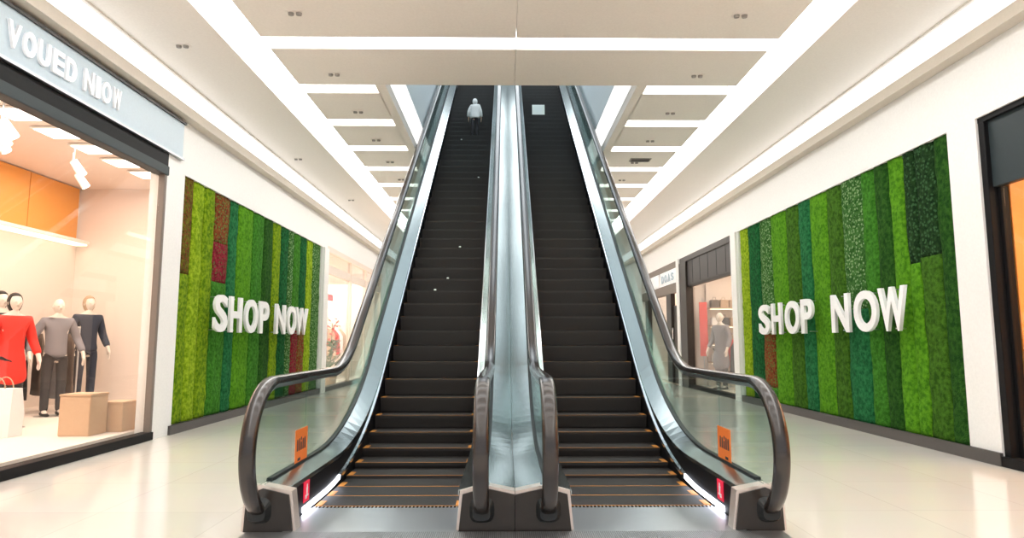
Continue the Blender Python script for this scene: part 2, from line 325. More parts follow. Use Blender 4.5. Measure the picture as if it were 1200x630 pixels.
def build_escalator(sg, label):
    X = lambda r: C0 + sg*r
    root = empty('escalator', (X(.87), 4.05, 0), label, 'escalator', 'escalators')
    O = root.location.copy()
    def part(name, bm, m, parent=None, smooth=False, label=None, kind=None):
        bmesh.ops.translate(bm, vec=-O, verts=bm.verts)
        o = mesh_obj(name, bm, m, parent or root, smooth)
        return tag(o, label, kind=kind)
    for (ny, nz) in nos:
        bm = bmesh.new(); dpt = .300 if nz < .02 else .31
        drop = max(.03, nz - zstep(ny-.28))+.03
        x0, x1 = X(RI+.012), X(RO-.012)
        prof = [(ny, nz-.025), (ny, nz), (ny+.014, nz), (ny+dpt, nz), (ny+dpt, nz-.04), (ny+.10, nz-.05), (ny+.09, nz-drop), (ny+.07, nz-drop), (ny+.065, nz-drop*.72-.008), (ny+.014, nz-drop*.70-.008)]
        prism(bm, prof, x0, x1, 0)
        for f in bm.faces:
            c = f.calc_center_median()
            f.material_index = 1 if (abs(c.y-ny) < .03 and c.z < nz-.001 and c.z > nz-drop*.7) else 0
            if abs(c.z-nz) < 1e-4 and c.y < ny+.02: f.material_index = 2
        for xa in (X(RI+.014), X(RO-.06)) if sg > 0 else (X(RI+.06), X(RO-.014)):
            box(bm, xa, xa+.046, ny+.02, ny+.15, nz, nz+.002, 2)
        part('step', bm, [M['tread'], M['riser'], M['yellow']])
    for side, rt, rg in (('outer', RO, GO), ('inner', RI, GI)):
        d = 1 if side == 'outer' else -1
        ysm = samples(Y0+.02, YT)
        bm = bmesh.new()      # black skirt panel
        loft(bm, [[(X(rt+d*.002), y, max(-.02, ztrim(y)-.42)), (X(rt+d*.006), y, zlow(y)-.006), (X(rt+d*.03), y, zlow(y)-.006), (X(rt+d*.03), y, max(-.02, ztrim(y)-.42))] for y in ysm])
        part('skirt_panel', bm, M['black'])
        bm = bmesh.new()      # steel deck
        if side == 'outer':
            loft(bm, [[(X(rt), y, zlow(y)-.03), (X(rt), y, zlow(y)), (X(rg-.012), y, zgl(y)+.02), (X(rg+.012), y, zgl(y)+.02), (X(RX), y, zlow(y)), (X(RX), y, zlow(y)-.03)] for y in ysm])
        else:
            loft(bm, [[(X(rt), y, zlow(y)-.03), (X(rt), y, zlow(y)), (X(rg+.012), y, zgl(y)+.02), (X(rg-.012), y, zgl(y)+.02), (X(.0015), y, zgl(y)-.02), (X(.0015), y, zgl(y)-.06)] for y in ysm])
        part('deck', bm, M['steel'])
        bm = bmesh.new()
        loft(bm, [[(X(rg-.02), y, zgl(y)), (X(rg-.02), y, zgl(y)+.032), (X(rg+.02), y, zgl(y)+.032), (X(rg+.02), y, zgl(y))] for y in samples(Y0+.15, YT)])
        part('glass_gasket', bm, M['gasket'])
        bm = bmesh.new()      # bright skirt trim
        loft(bm, [[(X(rt-d*.012), y, ztrim(y)-.018), (X(rt-d*.014), y, ztrim(y)+.018), (X(rt+d*.006), y, ztrim(y)+.03), (X(rt+d*.006), y, ztrim(y)-.03)] for y in samples(5.35, YT)])
        part('skirt_trim', bm, M['chrome'])
        bm = bmesh.new()
        loft(bm, [[(X(rt-d*.010), y, ztrim(y)-.014), (X(rt-d*.012), y, ztrim(y)+.014), (X(rt+d*.006), y, ztrim(y)+.02), (X(rt+d*.006), y, ztrim(y)-.02)] for y in samples(4.42, 5.35)])
        part('skirt_light', bm, M['glow'], label='glowing white strip along the skirt')
        # glass, in panels
        cuts = [4.9, 6.3] + [6.3+1.75*i for i in range(1, 7)] + [YT]
        bm = bmesh.new()
        low = [(y, zgl(y)+.01) for y in samples(4.09, cuts[0]-.003)]
        top = [(y, zh(y)-.02) for y in samples(HC[0], cuts[0]-.003)][::-1]
        arc = [(HC[0]+(HR-.02)*math.cos(R(90+a)), HC[1]+(HR-.02)*math.sin(R(90+a))) for a in range(8, 136, 8)]
        arc = [p for p in arc if p[1] > .30]
        poly = low + top + arc
        prism(bm, poly, X(rg)-.005, X(rg)+.005)
        glassp = part('glass_panel', bm, M['eglass'])
        if side == 'outer':
            yy0, yy1, za, zb = (4.66, 4.94, .275, .51) if sg < 0 else (4.66, 4.94, .275, .51)
            xs = X(rg) - sg*.0065
            bm = bmesh.new(); box(bm, xs-.001, xs+.001, yy0, yy1, za, zb)
            st = part('safety_sticker', bm, M['orange'], glassp, label='orange safety sticker with dark figures on the glass')
            bm = bmesh.new(); rr = random.Random(3)
            for q in range(5):      # row of little dark figures, not readable
                u = yy0+.05+q*.042; bmesh.ops.create_uvsphere(bm, u_segments=8, v_segments=6, radius=.014, matrix=Matrix.Translation((xs-sg*.0012, u, zb-.075+rr.uniform(-.012, .012))) @ Matrix.Diagonal((.05, 1, 1, 1)))
                box(bm, xs-sg*.0022, xs-sg*.0008, u-.012, u+.014, zb-.15, zb-.085+rr.uniform(-.01, .01))
            part('figure', bm, M['ink'], st)
            bm = bmesh.new(); box(bm, xs-sg*.0022, xs-sg*.0008, yy0+.06, yy0+.12, za+.015, za+.035)
            part('caption_bar', bm, M['ink'], st)
        for a, b in zip(cuts, cuts[1:]):
            bm = bmesh.new(); s_ = samples(a+.003, b-.003)
            prism(bm, [(y, zgl(y)+.01) for y in s_] + [(y, zh(y)-.02) for y in s_[::-1]], X(rg)-.005, X(rg)+.005)
            part('glass_panel', bm, M['eglass'])
        bm = bmesh.new(); loft(bm, sweep_path(hp, rail_prof, X(rg)))
        part('handrail', bm, M['rubber'], smooth=True)
        bm = bmesh.new(); loft(bm, sweep_path(hp[:-7], guide_prof, X(rg)))
        part('handrail_guide', bm, M['rim'] if False else M['steel2'])
        # pedestal
        bm = bmesh.new()
        if side == 'outer':
            ra, rb, rm = RO-.045, 1.63, GO
            prof = [(ra-.03, 0), (ra, .235), (rm, .272), (rb, .235), (rb+.012, 0)]
        else:
            prof = [(RI+.01, 0), (RI-.012, .235), (GI, .272), (.0015, .232), (.0015, 0)]
        def shrink(p, k, dz):
            cx = sum(q[0] for q in p)/len(p); return [(q[0]+(k if q[0] < cx else -k)*(1 if abs(q[0]-.0015) > .001 else 0), q[1]-(dz if q[1] > .01 else 0)) for q in p]
        loft(bm, [[(X(r), yy, z) for r, z in prof] for yy in (Y0, Y0+.09)])
        rimo = part('pedestal', bm, M['rim'])
        bm = bmesh.new(); inn = shrink(prof, .016, .02)
        loft(bm, [[(X(r), yy, z) for r, z in inn] for yy in (Y0-.012, Y0+.02)])
        fp = part('front_plate', bm, M['dark'], rimo)
        bm = bmesh.new()   # rubber handrail inlet
        def rr_(w, h, cy): return [(X(rg)+w*math.cos(R(a))*(abs(math.cos(R(a)))**-.35 if abs(math.cos(R(a))) > .05 else 1), cy+h*math.sin(R(a))*(abs(math.sin(R(a)))**-.35 if abs(math.sin(R(a))) > .05 else 1)) for a in range(0, 360, 20)]
        loft(bm, [[(x, Y0-.012, z) for x, z in rr_(.075, .075, .125)], [(x, Y0-.035, z) for x, z in rr_(.062, .06, .12)], [(x, Y0-.055, z) for x, z in rr_(.052, .042, .115)]])
        part('handrail_inlet', bm, M['gasket'], rimo, smooth=False)
        if side == 'outer':
            xs = X(rt) - sg*.004
            bm = bmesh.new(); box(bm, xs-.0025, xs+.0025, 4.42, 4.54, .075, .205)
            rs = part('direction_sign', bm, M['red'], label='small lit red sign with white figure on black skirt')
            bm = bmesh.new(); xa = xs - sg*.004
            bmesh.ops.create_uvsphere(bm, u_segments=8, v_segments=6, radius=.013, matrix=Matrix.Translation((xa, 4.485, .176)) @ Matrix.Diagonal((.1, 1, 1, 1)))
            prism(bm, [(4.465, .166), (4.50, .166), (4.495, .125), (4.475, .118)], xa-.001, xa+.001)
            part('figure', bm, M['wsign'], rs); bm = bmesh.new()
            prism(bm, [(4.45, .12), (4.51, .12), (4.51, .107), (4.48, .107), (4.48, .095), (4.45, .095)], xa-.001, xa+.001)
            part('step_mark', bm, M['wsign'], rs)
            ysm2 = samples(Y0+.05, YT); bm = bmesh.new()
            loft(bm, [[(X(RX-.012), y, max(0, zstep(y)-.85)), (X(RX-.012), y, zlow(y)-.02), (X(RX), y, zlow(y)-.02), (X(RX), y, max(0, zstep(y)-.85))] for y in ysm2])
            part('side_cladding', bm, M['steel2'])
    bm = bmesh.new()
    loft(bm, [[(X(.0015), y, zstep(y)-.9), (X(.0015), y, zstep(y)-.85), (X(RX-.012), y, zstep(y)-.85), (X(RX-.012), y, zstep(y)-.9)] for y in samples(7.6, YT)])
    part('truss_soffit', bm, M['white'])
    bm = bmesh.new(); x0, x1 = X(RI+.002), X(RO-.002)
    box(bm, x0, x1, 4.02, 4.58, -.01, .006)
    n = 40
    for i in range(n):      # comb teeth
        xx = min(x0, x1)+.02+(abs(x1-x0)-.04)*i/(n-1); box(bm, xx-.004, xx+.004, 4.58, 4.63, -.004, .005)
    part('comb_plate', bm, M['plate'])
    bm = bmesh.new(); box(bm, X(.0015), X(RX), 3.25, 4.02, -.01, .006)
    part('floor_plate', bm, M['rib'])
    bm = bmesh.new(); box(bm, X(.0015), X(RX), YT, 19.2, zstep(YT)-.3, zstep(YT)+.12)
    part('upper_landing', bm, M['plate'])
    return root
build_escalator(-1, 'left escalator, its dark steps dotted with paper scraps below a person in white')
build_escalator(1, 'right escalator, its dark steps bearing a white square notice near the top')

# ---------------------------------------------------------------- moss walls
G = dict(
    yg=moss_mat('moss_lime', (.10, .22, .005), (.30, .46, .015)), lime=moss_mat('moss_bright_lime', (.17, .32, .005), (.42, .60, .03)),
    mid=moss_mat('moss_green', (.03, .15, .012), (.08, .30, .03)), bright=moss_mat('moss_bright_green', (.06, .22, .008), (.15, .42, .02)),
    deep=moss_mat('moss_deep_green', (.006, .065, .018), (.02, .17, .045)), teal=moss_mat('moss_blue_green', (.012, .11, .035), (.035, .24, .08)),
    olive=moss_mat('moss_olive', (.03, .10, .008), (.085, .22, .02)), dark=moss_mat('moss_dark', (.012, .06, .008), (.04, .14, .018)),
    spk=moss_mat('moss_speckled', (.02, .10, .015), (.08, .22, .05), (.22, .36, .16)), dspk=moss_mat('moss_dark_speckled', (.006, .025, .008), (.025, .07, .02), (.04, .11, .04)),
    redspk=moss_mat('moss_red_speckled', (.16, .03, .015), (.30, .10, .03), (.12, .20, .04)), redtop=moss_mat('moss_dark_red', (.16, .012, .02), (.36, .03, .05), (.14, .10, .04)),
    redgrn=moss_mat('moss_red_green', (.10, .05, .01), (.20, .20, .02), (.20, .05, .02)))
def moss_wall(side, strips, ya, yb, z0, z1, label):
    x = XL-.088 if side < 0 else XR+.088
    root = empty('moss_wall', (x, (ya+yb)/2, z0), label, 'living wall', 'moss walls'); O = root.location.copy()
    bm = bmesh.new(); box(bm, x, x-side*.02, ya, yb, z0, z1)
    bmesh.ops.translate(bm, vec=-O, verts=bm.verts); mesh_obj('backing_board', bm, M['dark'], root)
    for (a, b, segs) in strips:
        zprev = z1
        for (zb, mk) in segs:
            bm = bmesh.new(); nv = max(4, int((b-a)/.035)); nz = max(4, int((zprev-zb)/.035)); seed = random.random()*50
            vs = []
            for j in range(nz+1):
                row = []
                for i in range(nv+1):
                    u = i/nv; yy = a+(b-a)*u; zz = zb+(zprev-zb)*j/nz
                    e = min(1, 4*u*(1-u)*1.4)
                    if zb > z0+.01: e *= min(1, j/3+.15)
                    if zprev < z1-.01: e *= min(1, (nz-j)/3+.15)
                    p = Vector((yy*5+seed, zz*5, 0)); n_ = noise.noise(p)*.5+noise.noise(p*3.5)*.35+noise.noise(p*9)*.25
                    wob = noise.noise(Vector((zz*2.3+seed, 3.1, 0)))*.035 if 0 < i < nv else noise.noise(Vector((zz*2.3, (a if i == 0 else b)*7, 0)))*.035
                    h = .02+.028*e+.03*n_*(.4+.6*e)
                    row.append(bm.verts.new((x-side*(max(.006, h)+.018)-O.x, min(yb, max(ya, yy+wob))-O.y, zz-O.z)))
                vs.append(row)
            for j in range(nz):
                for i in range(nv): bm.faces.new((vs[j][i], vs[j][i+1], vs[j+1][i+1], vs[j+1][i]))
            ret = bmesh.ops.extrude_face_region(bm, geom=bm.faces[:])
            for v in [g for g in ret['geom'] if isinstance(g, bmesh.types.BMVert)]: v.co.x = side*-.012
            mesh_obj('moss_strip', bm, G[mk], root, smooth=True)
            zprev = zb
    return root
ML = [8.172, 8.50, 8.82, 9.16, 9.65, 9.97, 10.57, 11.05, 11.50, 11.90, 12.34, 12.64, 13.05, 13.48, 13.9, 14.48]
b0 = .11
lm = [[(2.0, 'redgrn'), (b0, 'yg')], [(b0, 'lime')], [(b0, 'yg')], [(2.55, 'redspk'), (1.98, 'redtop'), (b0, 'mid')], [(b0, 'teal')], [(b0, 'bright')], [(b0, 'mid')], [(b0, 'dark')], [(b0, 'yg')],
      [(b0, 'deep')], [(b0, 'spk')], [(1.35, 'mid'), (b0, 'redtop')], [(1.35, 'deep'), (b0, 'redspk')], [(b0, 'lime')], [(b0, 'spk')]]
moss_wall(-1, [(ML[i], ML[i+1], lm[i]) for i in range(15)], 8.172, 14.48, b0, 3.25, 'left green moss wall with lime and dark red strips behind white letters')
MR = [6.44, 6.72, 7.06, 7.27, 7.55, 7.85, 8.16, 8.66, 9.06, 9.58, 9.96, 10.42, 11.02, 11.52, 12.08, 12.50]
rm = [[(b0, 'dark')], [(2.05, 'dspk'), (b0, 'olive')], [(2.0, 'dspk'), (b0, 'bright')], [(b0, 'bright')], [(b0, 'dark')], [(b0, 'mid')], [(1.55, 'spk'), (b0, 'teal')], [(b0, 'olive')], [(b0, 'bright')],
      [(b0, 'teal')], [(b0, 'olive')], [(b0, 'bright')], [(1.3, 'spk'), (.35, 'redspk'), (b0, 'mid')], [(b0, 'deep')], [(b0, 'lime')]]
moss_wall(1, [(MR[i], MR[i+1], rm[i]) for i in range(15)], 6.44, 12.50, b0, 3.27, 'right green moss wall with a dark speckled strip behind white letters')
def wall_letters(side, spans, z0, z1, label):
    x = -4.01 if side < 0 else 4.45
    root = empty('letter_sign', (x, (spans[0][0]+spans[-1][1])/2, z0), label, 'sign', 'shop now signs'); O = root.location.copy()
    for ch, (a, b) in zip('SHOPNOW', spans):
        bm = text_bm(ch, abs(b-a), z1-z0, .04, .028)
        for v in bm.verts:
            lx, ly, lz = v.co
            v.co = Vector((x - side*(lz) - O.x, (a+lx if side < 0 else a-lx)-O.y, ly))
        mesh_obj('letter', bm, M['letter'], root)
        ym = (a+b)/2
        for zz in (.03, (z1-z0)-.03):
            bm = bmesh.new(); tube(bm, (x-O.x, ym-O.y, zz), (x+side*.166-O.x, ym-O.y, zz), .008); mesh_obj('mounting_stud', bm, M['steel2'], root)
    return root
wall_letters(-1, [(8.93, 9.34), (9.43, 9.86), (9.98, 10.48), (10.57, 10.98), (11.31, 11.81), (11.92, 12.41), (12.39, 13.14)], 1.265, 1.785, 'white block letters reading SHOP NOW on the left moss wall')
wall_letters(1, [(11.28, 10.83), (10.74, 10.36), (10.22, 9.73), (9.66, 9.29), (8.75, 8.30), (8.18, 7.67), (7.63, 7.11)], 1.25, 1.755, 'white block letters reading SHOP NOW on the right moss wall')

# ---------------------------------------------------------------- ceiling fittings
def spot(x, y, label, group):
    t = empty('ceiling_spotlight', (x, y, CZ), label, 'spotlight', group)
    bm = bmesh.new(); box(bm, -.085, .085, -.045, .045, -.006, 0, 0, .002); mesh_obj('trim_plate', bm, M['beige'], t)
    for s in (-1, 1):
        bm = bmesh.new(); tube(bm, (s*.04, 0, -.004), (s*.04, .004, -.03), .03, .026, 14); mesh_obj('lamp_head', bm, M['vent'], t, smooth=False)
for i, yv in enumerate((6.22, 7.72, 9.04, 10.35, 11.65, 12.95)):
    spot(-2.12, yv, 'small twin ceiling spotlight left of the escalators, %s from the front' % ordn[i], 'left coffer spotlights')
    spot(2.38, yv, 'small twin ceiling spotlight right of the escalators, %s from the front' % ordn[i], 'right coffer spotlights')
for i, (xv, yv) in enumerate(((-3.61, 6.96), (-3.75, 11.48), (-3.6, 14.9))):
    spot(xv, yv, 'small spotlight in the plain soffit beside the left wall, %s from the front' % ordn[i], 'soffit spotlights')
t = empty('ceiling_vent', (2.45, 11.49, CZ), 'small dark grey slotted air vent in the ceiling right of the escalators', 'vent')
bm = bmesh.new(); box(bm, -.19, .19, -.10, .10, -.012, 0, 0, .003); mesh_obj('frame', bm, M['vent'], t)
for i in range(5):
    bm = bmesh.new(); box(bm, -.165, .165, -.075+i*.035, -.06+i*.035, -.020, -.012); mesh_obj('slat', bm, M['darkgrey'], t)

# ---------------------------------------------------------------- figures
def skin_mesh(verts, edges, radii, m, name, parent, sub=2):
    me = bpy.data.meshes.new(name); me.from_pydata([tuple(v) for v in verts], edges, [])
    o = link(bpy.data.objects.new(name, me)); md = o.modifiers.new('s', 'SKIN'); md.use_smooth_shade = True
    for i, r in enumerate(radii):
        sv = me.skin_vertices[0].data[i]; sv.radius = (r, r) if not isinstance(r, tuple) else r; sv.use_root = (i == 0)
    sb = o.modifiers.new('d', 'SUBSURF'); sb.levels = sub; sb.render_levels = sub
    bpy.context.view_layer.update()
    nm = bpy.data.meshes.new_from_object(o.evaluated_get(bpy.context.evaluated_depsgraph_get()))
    bpy.data.objects.remove(o); nm.materials.clear(); nm.materials.append(m)
    for p in nm.polygons: p.use_smooth = True
    n = link(bpy.data.objects.new(name, nm)); n.parent = parent
    return n
def figure(name, loc, h, rz, label, cat, skin, top, top_m, legs_m, hair_m=None, hood=None, stride=.0, arm=(.10, .10), group=None, coat_len=.0, shoe_m=None, base=False, puff=1.0):
    """a standing figure facing -y; h is its height"""
    root = empty(name, loc, label, cat, group); root.rotation_euler = (0, 0, rz); root.scale = (h/1.75,)*3
    hip, kn, an = .92, .50, .08
    sL, sR = stride, -stride
    V = [(0, 0, .95), (0, .01, 1.15), (0, .015, 1.38), (0, .0, 1.50), (0, -.01, 1.58)]; E = [(0, 1), (1, 2), (2, 3), (3, 4)]; r = [(.14, .10), (.125, .095), (.15, .10), .055, .052]
    hands = []
    for s, st, ar in ((-1, sL, arm[0]), (1, sR, arm[1])):
        b = len(V); V += [(s*.09, 0, .88), (s*.10, -st*.5, .50), (s*.10, -st*.4+abs(st)*.25, .08), (s*.105, -st*.4-.10+abs(st)*.25, .035)]
        E += [(0, b), (b, b+1), (b+1, b+2), (b+2, b+3)]; r += [.085, .055, .038, .035]
        b = len(V); V += [(s*.17, .01, 1.43), (s*(.20+ar*.5), .03, 1.16), (s*(.20+ar*.8), -.06-ar*.5, .93), (s*(.20+ar*.8), -.085-ar*.5, .86)]
        E += [(2, b), (b, b+1), (b+1, b+2), (b+2, b+3)]; r += [.055, .042, .030, .030]
        hx, hy, hz = V[-1]
        for q, (fy, fl) in enumerate(((-.03, .075), (-.01, .085), (.01, .08), (.03, .065))):
            c = len(V); V += [(hx, hy+fy, hz-.035), (hx-s*.012, hy+fy-.008, hz-.035-fl)]; E += [(b+3, c), (c, c+1)]; r += [.010, .0085]
        c = len(V); V += [(hx-s*.01, hy-.045, hz-.005), (hx-s*.015, hy-.06, hz-.05)]; E += [(b+3, c), (c, c+1)]; r += [.011, .009]
    body = skin_mesh(V, E, r, skin, 'body', root)
    # head joined into the body mesh
    bm = bmesh.new(); bm.from_mesh(body.data)
    hb = bmesh.new(); bmesh.ops.create_uvsphere(hb, u_segments=24, v_segments=16, radius=1)
    for v in hb.verts:
        x, y, z = v.co; w = 1 - .22*max(0, -z)
        v.co = Vector((x*.076*w, y*.098*w-.012*max(0, -z), z*.118+1.645))
    for ex in (-.03, .03): bmesh.ops.create_uvsphere(hb, u_segments=8, v_segments=6, radius=.012, matrix=Matrix.Translation((ex, -.088, 1.655)))
    bmesh.ops.create_cone(hb, cap_ends=True, segments=8, radius1=.016, radius2=.006, depth=.05, matrix=Matrix.Translation((0, -.104, 1.628)) @ Matrix.Rotation(R(18), 4, 'X'))
    box(hb, -.024, .024, -.097, -.085, 1.585, 1.595)
    for ex in (-.077, .077): bmesh.ops.create_uvsphere(hb, u_segments=8, v_segments=6, radius=.022, matrix=Matrix.Translation((ex, .005, 1.64)) @ Matrix.Diagonal((.4, .8, 1.3, 1)))
    tmp = bpy.data.meshes.new('h'); hb.to_mesh(tmp); hb.free(); bm.from_mesh(tmp); bpy.data.meshes.remove(tmp)
    bm.to_mesh(body.data); bm.free()
    for p in body.data.polygons: p.use_smooth = True
    if hair_m:
        bm = bmesh.new(); bmesh.ops.create_uvsphere(bm, u_segments=20, v_segments=14, radius=1)
        for v in bm.verts:
            x, y, z = v.co; yy = y*.108+.012
            v.co = Vector((x*.086, yy, z*.118+1.665 if z > -.2 else z*.16+1.665))
            if y < -.2 and z < .45: v.co.y = max(v.co.y, -.03)
        mesh_obj('hair', bm, hair_m, root, True)
    if hood:
        bm = bmesh.new(); bmesh.ops.create_uvsphere(bm, u_segments=20, v_segments=14, radius=1)
        for v in bm.verts:
            x, y, z = v.co; v.co = Vector((x*.115, max(y*.13+.02, -.06), z*.15+1.64))
        mesh_obj('hood', bm, hood, root, True)
    # clothes
    JV = [(0, .01, 1.12), (0, .015, 1.38), (0, .008, 1.47)]; JE = [(0, 1), (1, 2)]; jr = [(.155, .12), (.165, .12), (.085, .075)]
    JV.append((0, .0, .86-coat_len*.5)); JE.append((0, 3)); jr.append((.172+coat_len*.12, .135+coat_len*.08))
    if coat_len > .1: JV.append((0, 0, .82-coat_len)); JE.append((3, 4)); jr.append((.20+coat_len*.10, .155+coat_len*.08))
    for s, ar in ((-1, arm[0]), (1, arm[1])):
        b = len(JV); JV += [(s*.175, .01, 1.42), (s*(.20+ar*.5), .03, 1.16), (s*(.20+ar*.78), -.05-ar*.5, .95)]; JE += [(1, b), (b, b+1), (b+1, b+2)]; jr += [.075, .062, .052]
    jr = [tuple(q*puff for q in w) if isinstance(w, tuple) else w*puff for w in jr]
    skin_mesh(JV, JE, jr, top_m, top, root)
    TV = [(0, 0, .97)]; TE = []; tr = [(.125, .10)]
    for s, st in ((-1, sL), (1, sR)):
        b = len(TV); TV += [(s*.09, 0, .84), (s*.10, -st*.5, .50), (s*.10, -st*.4+abs(st)*.25, .05)]; TE += [(0, b), (b, b+1), (b+1, b+2)]; tr += [.088, .070, .058]
    skin_mesh(TV, TE, tr, legs_m, 'trousers', root)
    for s, st in ((-1, sL), (1, sR)):
        bm = bmesh.new(); cy = -st*.4+abs(st)*.25
        rings = []
        for yy, w, hh in ((.06, .03, .05), (.04, .042, .075), (-.03, .043, .07), (-.10, .05, .045), (-.16, .04, .03), (-.185, .015, .02)):
            rings.append([(s*.102+w*math.cos(R(a)), cy+yy, max(0.0, hh*.5+hh*.5*math.sin(R(a)))+.002) for a in range(0, 360, 30)])
        loft(bm, rings); mesh_obj('shoe', bm, shoe_m or M['black'], root, True)
    if base:
        bm = bmesh.new(); tube(bm, (0, .0, 0), (0, 0, .006), .22, seg=24); mesh_obj('base_plate', bm, M['steel2'], root)
    return root
MG = 'mannequins in the left shop window'
figure('mannequin', (-6.0, 8.0, .1), 1.60, R(60), 'mannequin in long bright red coat and dark trousers in left shop', 'mannequin', M['manskin'], 'coat', M['redcoat'], M['darkcloth'], hair_m=M['hair'], coat_len=.28, group=MG, base=True)
figure('mannequin', (-6.75, 8.75, .1), 1.68, R(70), 'mannequin in black coat just behind the red-coated one in left shop', 'mannequin', M['manskin'], 'coat', M['darkcloth'], M['darkcloth'], hair_m=M['hair'], coat_len=.35, group=MG, base=True)
figure('mannequin', (-6.35, 9.3, .1), 1.62, R(50), 'mannequin in loose grey jacket and dark trousers in left shop', 'mannequin', M['manskin'], 'jacket', M['greycloth'], M['darkcloth'], arm=(.22, .16), coat_len=.05, group=MG, base=True)
figure('mannequin', (-6.72, 10.55, .1), 1.74, R(60), 'mannequin in navy suit nearest the end wall of left shop', 'mannequin', M['manskin'], 'jacket', M['navy'], M['navy'], hair_m=M['tan'], coat_len=.08, group=MG, base=True)
# person riding the left escalator, seen from behind
def nearest(yv): return min(nos, key=lambda n: abs(n[0]+.12-yv))
pn = nearest(13.95)
figure('person', (-.68, pn[0]+.14, pn[1]+.003), .86, PI, 'person in white hooded jacket and dark trousers walking up the left escalator', 'person', M['skin'], 'jacket', M['whitecloth'], M['darkcloth'], hood=M['whitecloth'], stride=.16, arm=(.10, .12), coat_len=.02, puff=1.45)
# white square notice resting on the right escalator's steps
def notice():
    n0 = nearest(15.1); t = empty('notice_board', (.79, n0[0]+.04, n0[1]+.003), 'white square notice standing on the upper steps of right escalator', 'notice')
    tilt = R(8); bm = bmesh.new()
    box(bm, -.15, .15, -.006, .006, 0, .27, 0, .003); bm.transform(Matrix.Rotation(-tilt, 4, 'X')); mesh_obj('panel', bm, M['paper'], t)
    bm = bmesh.new()
    for zz, w in ((.20, .10), (.16, .085), (.12, .10), (.08, .07)): box(bm, -w, w, -.0075, -.0062, zz, zz+.012)
    bm.transform(Matrix.Rotation(-tilt, 4, 'X')); mesh_obj('printed_lines', bm, M['pale_blue'], t)
notice()
for i, (px, yv, lab) in enumerate(((-.684, 9.68, 'white paper scrap lying on a mid-height step of left escalator, rightmost of the lower scraps'), (-.80, 9.0, 'white paper scrap on left escalator just below the highest of the lower scraps'), (-.945, 8.72, 'lowest white paper scrap on the left escalator'),
        (-.504, 11.95, 'paper scrap high on left escalator, below and right of the person'), (-.95, 13.55, 'paper scrap on left escalator beside the left foot of the person'))):
    n0 = min(nos, key=lambda n: abs(n[0]-yv)); bm = bmesh.new(); bmesh.ops.create_icosphere(bm, subdivisions=2, radius=.018)
    for v in bm.verts: v.co = v.co*(1+.35*noise.noise(v.co*90+Vector((i*3, 0, 0)))); v.co.z *= .7
    o = mesh_obj('paper_scrap', bm, M['paper']); o.location = (px, n0[0]+.03, n0[1]+.012); tag(o, lab, 'litter', 'paper scraps on the left escalator')

# ---------------------------------------------------------------- left shop (near)
# shells are open towards the hall
def shell(name, side, xin, xback, y0, y1, z1, m, fz=.1):
    a, b = sorted((xin, xback)); t = .05
    bk = (b, b+t) if side > 0 else (a-t, a)
    for n_, d in (('floor'+name[4:], (a, b, y0, y1, .002, fz)), (name+'_back', (bk[0], bk[1], y0-t, y1+t, .002, z1+t)), (name+'_near', (a, b, y0-t, y0, .002, z1)), (name+'_end', (a, b, y1, y1+t, .002, z1)), ('ceiling'+name[4:], (a, b, y0-t, y1+t, z1, z1+t))): struct(n_, [d], m)
shell('wall_shop_left', -1, XL-.2, -7.5, .5, 11.3, 3.8, M['cream'])
t = empty('storefront', (XL, 4, 0), 'dark framed shop window under the light blue sign on the left', 'shop window'); O = t.location.copy()
bx('frame_sill', (XL-.12, XL+.02, .5, 7.74, 0, .09), M['black'], t, .004, O)
bx('frame_head', (XL-.16, XL+.01, .5, 7.74, 3.15, 3.40), M['black'], t, .004, O)
bx('head_strip', (XL-.10, XL+.025, .5, 7.74, 3.13, 3.24), M['slate'], t, .004, O)
for yv in (7.68, 3.0): bx('frame_post', (XL-.07, XL+.005, yv, yv+.055, .09, 3.15), M['taupe'], t, .004, O)
bx('glass_pane', (XL-.06, XL-.05, 3.06, 7.675, .09, 3.14), M['sglass'], t, 0, O)
bx('glass_pane', (XL-.06, XL-.05, .5, 2.97, .09, 3.14), M['sglass'], t, 0, O)
t = empty('shop_sign', (XL, 4, 3.4), 'light blue shop sign with pale letters above the left shop window', 'sign'); O = t.location.copy()
bx('sign_panel', (XL-.2, XL+.03, .5, 8.03, 3.42, 3.87), M['bluesign'], t, .006, O)
bx('sign_rail', (XL-.05, XL+.05, .5, 8.05, 3.865, 3.895), M['darkgrey'], t, 0, O)
bx('sign_rail', (XL-.05, XL+.05, .5, 8.05, 3.403, 3.428), M['steel2'], t, 0, O)
yy = 5.08
for ch in 'VOUED NIOW':
    w = .05 if ch == ' ' else (.07 if ch == 'I' else .145)
    if ch != ' ':
        bm = text_bm(ch, w, .22, .025, .035)
        for v in bm.verts: v.co = Vector((XL+.03+v.co.z-O.x, yy+v.co.x-O.y, 3.535+v.co.y-O.z))
        mesh_obj('letter', bm, M['cutsign'], t)
    yy += w+.032
t = empty('wood_panel', (-7.5, 6, 2.9), 'orange wooden cladding high on the back wall of left shop', 'wall panel'); O = t.location.copy()
for i in range(9):
    bx('board', (-7.49, -7.45, .6+i*1.18, .6+i*1.18+1.17, 2.86, 3.78), M['wood'], t, .004, O)
t = empty('shelf_light', (-7.4, 6, 2.8), 'glowing ledge along the back wall below the orange wood in left shop', 'wall light'); O = t.location.copy()
bx('ledge', (-7.48, -7.2, .6, 11.2, 2.80, 2.85), M['cream'], t, 0, O); bx('light_bar', (-7.45, -7.25, .6, 11.2, 2.775, 2.80), M['shelfglow'], t, 0, O)
